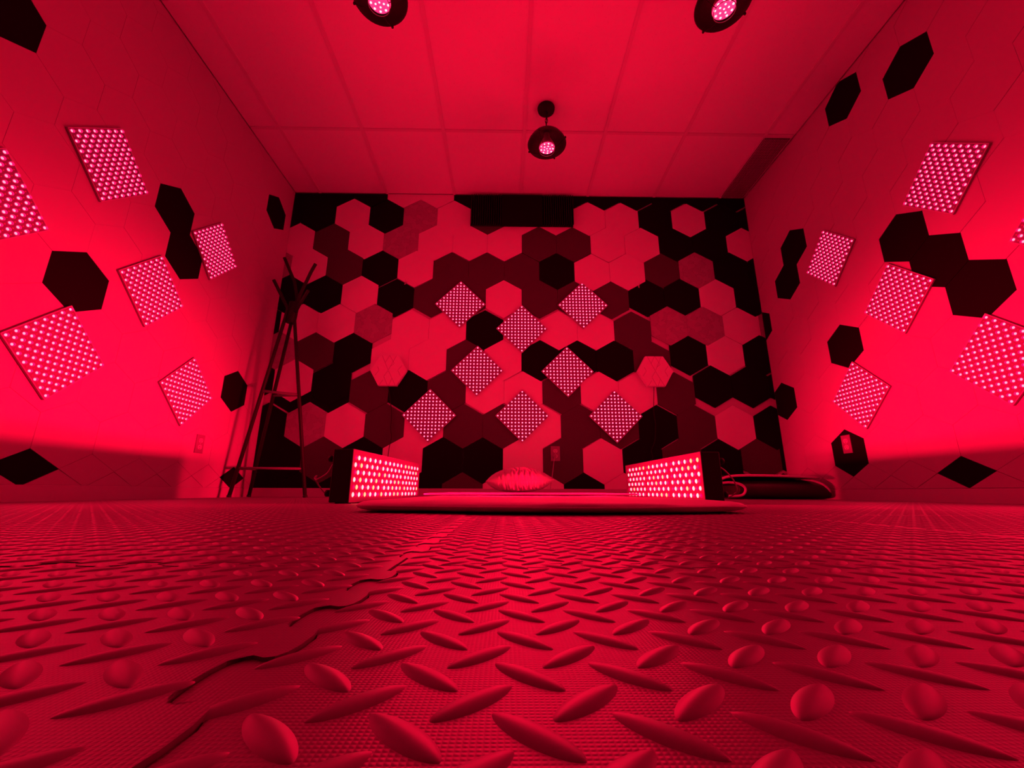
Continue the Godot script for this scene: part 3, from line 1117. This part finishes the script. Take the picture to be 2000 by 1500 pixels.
func soft_slab(lo: Vector2, hi: Vector2, r: float, bow: float, prof: Array, wave: float, seed_: int) -> ArrayMesh:
	# prof: [inset, y, waviness]; from the underside outwards, round the edge and in over the top
	var n := FastNoiseLite.new()
	n.seed = seed_
	n.frequency = 3.0
	var s := st_smooth()
	var prev: Array[Vector3] = []
	for q in prof:
		var d: float = q[0]
		var lo2 := lo + Vector2(d, d)
		var hi2 := hi - Vector2(d, d)
		var ring: Array[Vector3] = []
		for v in rounded_rect(lo2, hi2, maxf(r - d, 0.02), bow):
			ring.append(Vector3(v.x, q[1] + n.get_noise_2d(v.x * 1.0, v.y * 3.0) * wave * q[2], v.y))
		if not prev.is_empty():
			for k in ring.size():
				var k1 := (k + 1) % ring.size()
				quad(s, prev[k1], prev[k], ring[k], ring[k1])
		else:
			for k in ring.size():
				tri(s, ring[k], ring[(k + 1) % ring.size()], Vector3((lo.x + hi.x) / 2, q[1], (lo.y + hi.y) / 2))
		prev = ring
	var cy: float = prof[prof.size() - 1][1]
	for k in prev.size():
		tri(s, prev[(k + 1) % prev.size()], prev[k], Vector3((lo.x + hi.x) / 2, cy, (lo.y + hi.y) / 2))
	return done(s)

func build_mat() -> void:
	var m := thing("exercise_mat", "pale padded mat lying on the textured foam floor between the two light bars", "mat", Vector3(0.107, 0, -1.93))
	var o := Vector2(0.107, -1.93)
	var lo := Vector2(-0.340, -3.02) - o
	var hi := Vector2(0.552, -0.93) - o
	var prof := [[0.16, 0.0026, 0.0], [0.06, 0.0030, 0.2], [0.022, 0.0046, 0.5], [0.006, 0.0080, 0.9], [0.001, 0.0112, 1.0], [0.0, 0.0145, 1.0], [0.002, 0.0178, 1.0], [0.009, 0.0208, 1.0], [0.026, 0.0236, 1.0], [0.06, 0.0265, 0.8], [0.10, 0.0288, 0.6], [0.16, 0.0300, 0.5], [0.24, 0.0295, 0.4], [0.34, 0.0290, 0.3]]
	part("pad", soft_slab(lo, hi, 0.085, 0.085, prof, 0.006, 3), M.mat, m)
	var rim := rounded_rect(lo, hi, 0.085, 0.085)
	var pts: Array = []
	for v in rim:
		pts.append(Vector3(v.x, 0.0145, v.y))
	part("piping", tube_mesh(pts, 0.0026, 6, true), M.mat, m)
	var c := thing("folded_blanket", "thin pale blanket laid over the far half of the mat, under the pillow", "blanket", Vector3(0.107, 0.0316, -2.40))
	o = Vector2(0.107, -2.40)
	prof = [[0.05, 0.0, 0.0], [0.006, 0.0004, 0.2], [0.0, 0.0024, 0.6], [0.004, 0.0050, 1.0], [0.02, 0.0066, 1.0], [0.08, 0.0072, 1.0], [0.2, 0.0072, 0.6]]
	part("cover", soft_slab(Vector2(-0.332, -3.0) - o, Vector2(0.546, -1.72) - o, 0.03, 0.03, prof, 0.003, 9), M.blanket, c)

func build_pillow() -> void:
	var at := Vector3(0.086, 0.1125, -2.78)
	var p := thing("pillow", "small plump gathered pillow lying on the far end of the mat", "pillow", at, Basis(Vector3.UP, 0.06) * Basis(Vector3.BACK, 0.02))
	var n := FastNoiseLite.new()
	n.seed = 21
	n.frequency = 1.0
	n.fractal_octaves = 3
	var a := 0.211
	var bz := 0.15
	var hh := 0.086
	var nu := 90
	var nv := 44
	var pos := func(i: int, j: int, side: float) -> Vector3:
		var u := -1.0 + 2.0 * i / nu
		var v := -1.0 + 2.0 * j / nv
		var e := pow(maxf(1.0 - pow(absf(u), 2.1), 0.0), 0.75) * pow(maxf(1.0 - pow(absf(v), 2.6), 0.0), 0.55)
		var pinch := 1.0 - 0.10 * (1.0 - u * u) * absf(v)
		var gather := n.get_noise_2d(u * 11.0 + v * 1.5, v * 3.4 + side * 7.0) * 0.012 * clampf(e * 2.4, 0.0, 1.0) * (0.25 + 0.75 * absf(v))
		gather += n.get_noise_2d(u * 23.0 - v * 2.0 + 50.0, v * 5.0 + side * 3.0) * 0.006 * clampf(e * 3.0, 0.0, 1.0) * absf(v)
		var y := side * (hh * e + gather * sqrt(clampf(e, 0.0, 1.0)))
		if y < -0.055:      # flattened where it lies on the blanket
			y = -0.055 + (y + 0.055) * 0.5
		return Vector3(u * a, y, v * bz * pinch * (1.0 - 0.25 * u * u) + gather * 0.4)
	var s := st_smooth()
	for i in nu:
		for j in nv:
			for side in [1.0, -1.0]:
				var q0: Vector3 = pos.call(i, j, side)
				var q1: Vector3 = pos.call(i, j + 1, side)
				var q2: Vector3 = pos.call(i + 1, j + 1, side)
				var q3: Vector3 = pos.call(i + 1, j, side)
				if side > 0:
					quad(s, q0, q1, q2, q3)
				else:
					quad(s, q3, q2, q1, q0)
	part("cover", done(s), M.pillow, p)
	var pts: Array = []
	for i in nu:
		pts.append(pos.call(i, nv, 1.0))
	for j in nv:
		pts.append(pos.call(nu, nv - j, 1.0))
	for i in nu:
		pts.append(pos.call(nu - i, 0, 1.0))
	for j in nv:
		pts.append(pos.call(0, j, 1.0))
	var clean: Array = []
	for q in pts:
		if clean.is_empty() or (q - clean[clean.size() - 1]).length() > 0.002:
			clean.append(q)
	part("piping", tube_mesh(clean, 0.0042, 6, true), M.pillow, p)

func sheet(s: SurfaceTool, line: Array, thick: float, z0: float, z1: float) -> void:
	# a thick sheet bent along a line in x,y and running from z0 (front) to z1 (back)
	var n := line.size()
	var L: Array[Vector2] = []
	var R: Array[Vector2] = []
	for i in n:
		var t: Vector2 = (line[mini(i + 1, n - 1)] - line[maxi(i - 1, 0)]).normalized()
		var nn := Vector2(-t.y, t.x) * thick / 2
		L.append(line[i] + nn)
		R.append(line[i] - nn)
	for i in n - 1:
		var a := L[i]
		var b := L[i + 1]
		quad(s, Vector3(a.x, a.y, z0), Vector3(b.x, b.y, z0), Vector3(b.x, b.y, z1), Vector3(a.x, a.y, z1))
		a = R[i]
		b = R[i + 1]
		quad(s, Vector3(b.x, b.y, z0), Vector3(a.x, a.y, z0), Vector3(a.x, a.y, z1), Vector3(b.x, b.y, z1))
	for e in [0, n - 1]:
		var a: Vector2 = L[e] if e == 0 else R[e]
		var b: Vector2 = R[e] if e == 0 else L[e]
		quad(s, Vector3(a.x, a.y, z0), Vector3(a.x, a.y, z1), Vector3(b.x, b.y, z1), Vector3(b.x, b.y, z0))

func edge_band(s: SurfaceTool, line: Array, thick: float, z0: float, z1: float) -> void:
	# a pale binding along the front edge of such a sheet: a flattened tube
	var pts: Array = []
	for v in line:
		pts.append(Vector3(v.x, v.y, (z0 + z1) / 2))
	tube(s, pts, thick / 2, 8)

func curve2(pts: Array, per := 6) -> Array:
	var v3: Array = []
	for q in pts:
		v3.append(Vector3(q.x, q.y, 0))
	var out: Array = []
	for q in smooth_path(v3, per):
		out.append(Vector2(q.x, q.y))
	return out

func folded_pad() -> void:
	var p := thing("folded_pad", "dark folded pad with pale edges lying by the right wall", "pad", Vector3(1.78, 0.003, -2.98))
	var o := Vector2(1.78, 0.003)
	var top := curve2([Vector2(1.400, 0.122), Vector2(1.455, 0.142), Vector2(1.535, 0.152), Vector2(1.700, 0.153), Vector2(1.870, 0.149), Vector2(2.065, 0.139)])
	var loop := curve2([Vector2(1.400, 0.100), Vector2(1.470, 0.108), Vector2(1.540, 0.098), Vector2(1.573, 0.070), Vector2(1.560, 0.036), Vector2(1.520, 0.022), Vector2(1.425, 0.022)])
	for q in top.size():
		top[q] -= o
	for q in loop.size():
		loop[q] -= o
	var s := st_smooth()
	sheet(s, top, 0.016, 0.185, -0.22)
	part("top_layer", done(s), M.vinyl, p)
	s = st_smooth()
	edge_band(s, top, 0.0165, 0.185, 0.187)
	part("binding", done(s), M.padedge, p, Vector3.ZERO, Basis.IDENTITY, "pale edge binding")
	s = st_smooth()
	sheet(s, loop, 0.016, 0.175, -0.22)
	part("fold", done(s), M.vinyl, p)
	s = st_smooth()
	edge_band(s, loop, 0.0165, 0.174, 0.178)
	part("binding", done(s), M.padedge, p, Vector3.ZERO, Basis.IDENTITY, "pale edge binding")
	# the rolled body: a flattened roll lying along x
	s = st_smooth()
	var prof: Array = []
	for k in 28:
		var a := TAU * k / 28
		prof.append(Vector2(pow(absf(cos(a)), 0.7) * signf(cos(a)) * 0.19, 0.066 + pow(absf(sin(a)), 0.7) * signf(sin(a)) * 0.066))
	var xs := [-0.245, -0.235, -0.20, 0.0, 0.22, 0.30, 0.345, 0.365]
	var sc := [0.80, 0.95, 1.0, 1.0, 0.97, 0.88, 0.72, 0.50]
	for i in xs.size() - 1:
		for k in 28:
			var k1 := (k + 1) % 28
			var f := func(ii: int, kk: int) -> Vector3:
				return Vector3(xs[ii], prof[kk].y * sc[ii], -0.02 + prof[kk].x)
			quad(s, f.call(i, k), f.call(i, k1), f.call(i + 1, k1), f.call(i + 1, k))
	for e in [0, xs.size() - 1]:
		for k in range(1, 27):
			var q0 := Vector3(xs[e], prof[0].y * sc[e], -0.02 + prof[0].x)
			var q1 := Vector3(xs[e], prof[k].y * sc[e], -0.02 + prof[k].x)
			var q2 := Vector3(xs[e], prof[k + 1].y * sc[e], -0.02 + prof[k + 1].x)
			if e == 0:
				tri(s, q0, q2, q1)
			else:
				tri(s, q0, q1, q2)
	part("roll", done(s), M.vinyl, p)
	s = st_smooth()
	var flap := [Vector3(0.235, 0.128, 0.02), Vector3(0.285, 0.122, 0.10), Vector3(0.325, 0.098, 0.15), Vector3(0.352, 0.066, 0.165), Vector3(0.362, 0.040, 0.16)]
	tube(s, smooth_path(flap), 0.008, 8)
	part("binding", done(s), M.padedge, p, Vector3.ZERO, Basis.IDENTITY, "pale edge binding")

# ---------------------------------------------------------------- the scene
func _ready() -> void:
	rng.seed = 7
	var cam := Camera3D.new()
	cam.name = "camera"
	cam.fov = 85.17
	cam.near = 0.01
	cam.far = 30.0
	var fwd := Vector3(sin(0.0140) * cos(0.2519), sin(0.2519), -cos(0.0140) * cos(0.2519))
	var right := Vector3(cos(0.0140), 0, sin(0.0140))
	var up := right.cross(fwd)
	var r2 := right * cos(0.0032) + up * sin(0.0032)
	var u2 := up * cos(0.0032) - right * sin(0.0032)
	cam.transform = Transform3D(Basis(r2, u2, -fwd), Vector3(0, 0.0456, 0))
	add_child(cam)
	cam.current = true
	var we := WorldEnvironment.new()
	we.name = "world"
	var e := Environment.new()
	e.background_mode = Environment.BG_COLOR
	e.background_color = Color.BLACK
	e.tonemap_mode = Environment.TONE_MAPPER_LINEAR
	e.tonemap_exposure = EXPOSURE
	e.sdfgi_enabled = true
	e.ssao_enabled = true
	e.ssil_enabled = true
	we.environment = e
	add_child(we)

	make_materials()
	build_shell()
	build_floor()
	build_panels()
	light_bar("long floor light bar with rows of glowing lamps, left of the mat", Vector3(-0.574, 0, -1.598), Vector3(-0.505, 0, -2.504), 1.0)
	light_bar("long floor light bar with rows of glowing lamps, right of the mat", Vector3(0.763, 0, -1.646), Vector3(0.727, 0, -2.575), -1.0)
	build_mat()
	build_pillow()
	folded_pad()
	coat_rack()
	pendant("black pendant lamp on a short chain in the middle, the only one seen whole", Vector3(0.268, H, -2.37), 0.0)
	pendant("black pendant lamp with a red bulb, at the photo's top edge left of centre", Vector3(-0.624, H, -1.50), 0.3)
	pendant("black pendant lamp with a red bulb, at the photo's top edge right of centre", Vector3(1.048, H, -1.50), 0.8)
	build_vents()
	outlet("pale power outlet low on the left white wall near the coat rack", Vector3(XL + 0.0005, 0.330, -2.668), Basis(Vector3.UP, PI / 2), false)
	outlet("pale power outlet on the black hexagon low on the right wall", Vector3(XR - 0.0005, 0.345, -2.648), Basis(Vector3.UP, -PI / 2), false)
	outlet("pale power outlet on the back wall, right of the pillow", Vector3(0.384, 0.331, -D + 0.0015), Basis.IDENTITY, true)
	hex_unit("pale flat-topped hexagonal wall unit, the one left of the diode panels", Vector3(-0.949, 0.986, -D + 0.002), [Vector3(0.0, -0.12, 0.01), Vector3(0.01, -0.16, 0.012), Vector3(0.045, -0.33, 0.012), Vector3(0.050, -0.47, 0.015), Vector3(0.062, -0.535, 0.02), Vector3(0.052, -0.63, 0.03), Vector3(0.06, -0.75, 0.06), Vector3(0.10, -0.955, 0.10)])
	hex_unit("pale flat-topped hexagonal wall unit, the one right of the diode panels", Vector3(1.208, 0.995, -D + 0.002), [Vector3(-0.015, -0.12, 0.01), Vector3(-0.018, -0.16, 0.012), Vector3(-0.03, -0.29, 0.012), Vector3(-0.032, -0.36, 0.012), Vector3(-0.028, -0.44, 0.014), Vector3(-0.045, -0.56, 0.016), Vector3(-0.08, -0.64, 0.02), Vector3(-0.072, -0.69, 0.02), Vector3(-0.10, -0.725, 0.03), Vector3(-0.13, -0.80, 0.05), Vector3(-0.14, -0.965, 0.09)])
	hook("tiny pale wall hook left of the upper left diode panel", Vector3(-0.869, 1.776, -D + 0.003), -0.6)
	hook("tiny pale wall hook right of the upper right diode panel", Vector3(1.138, 1.770, -D + 0.003), 0.2)
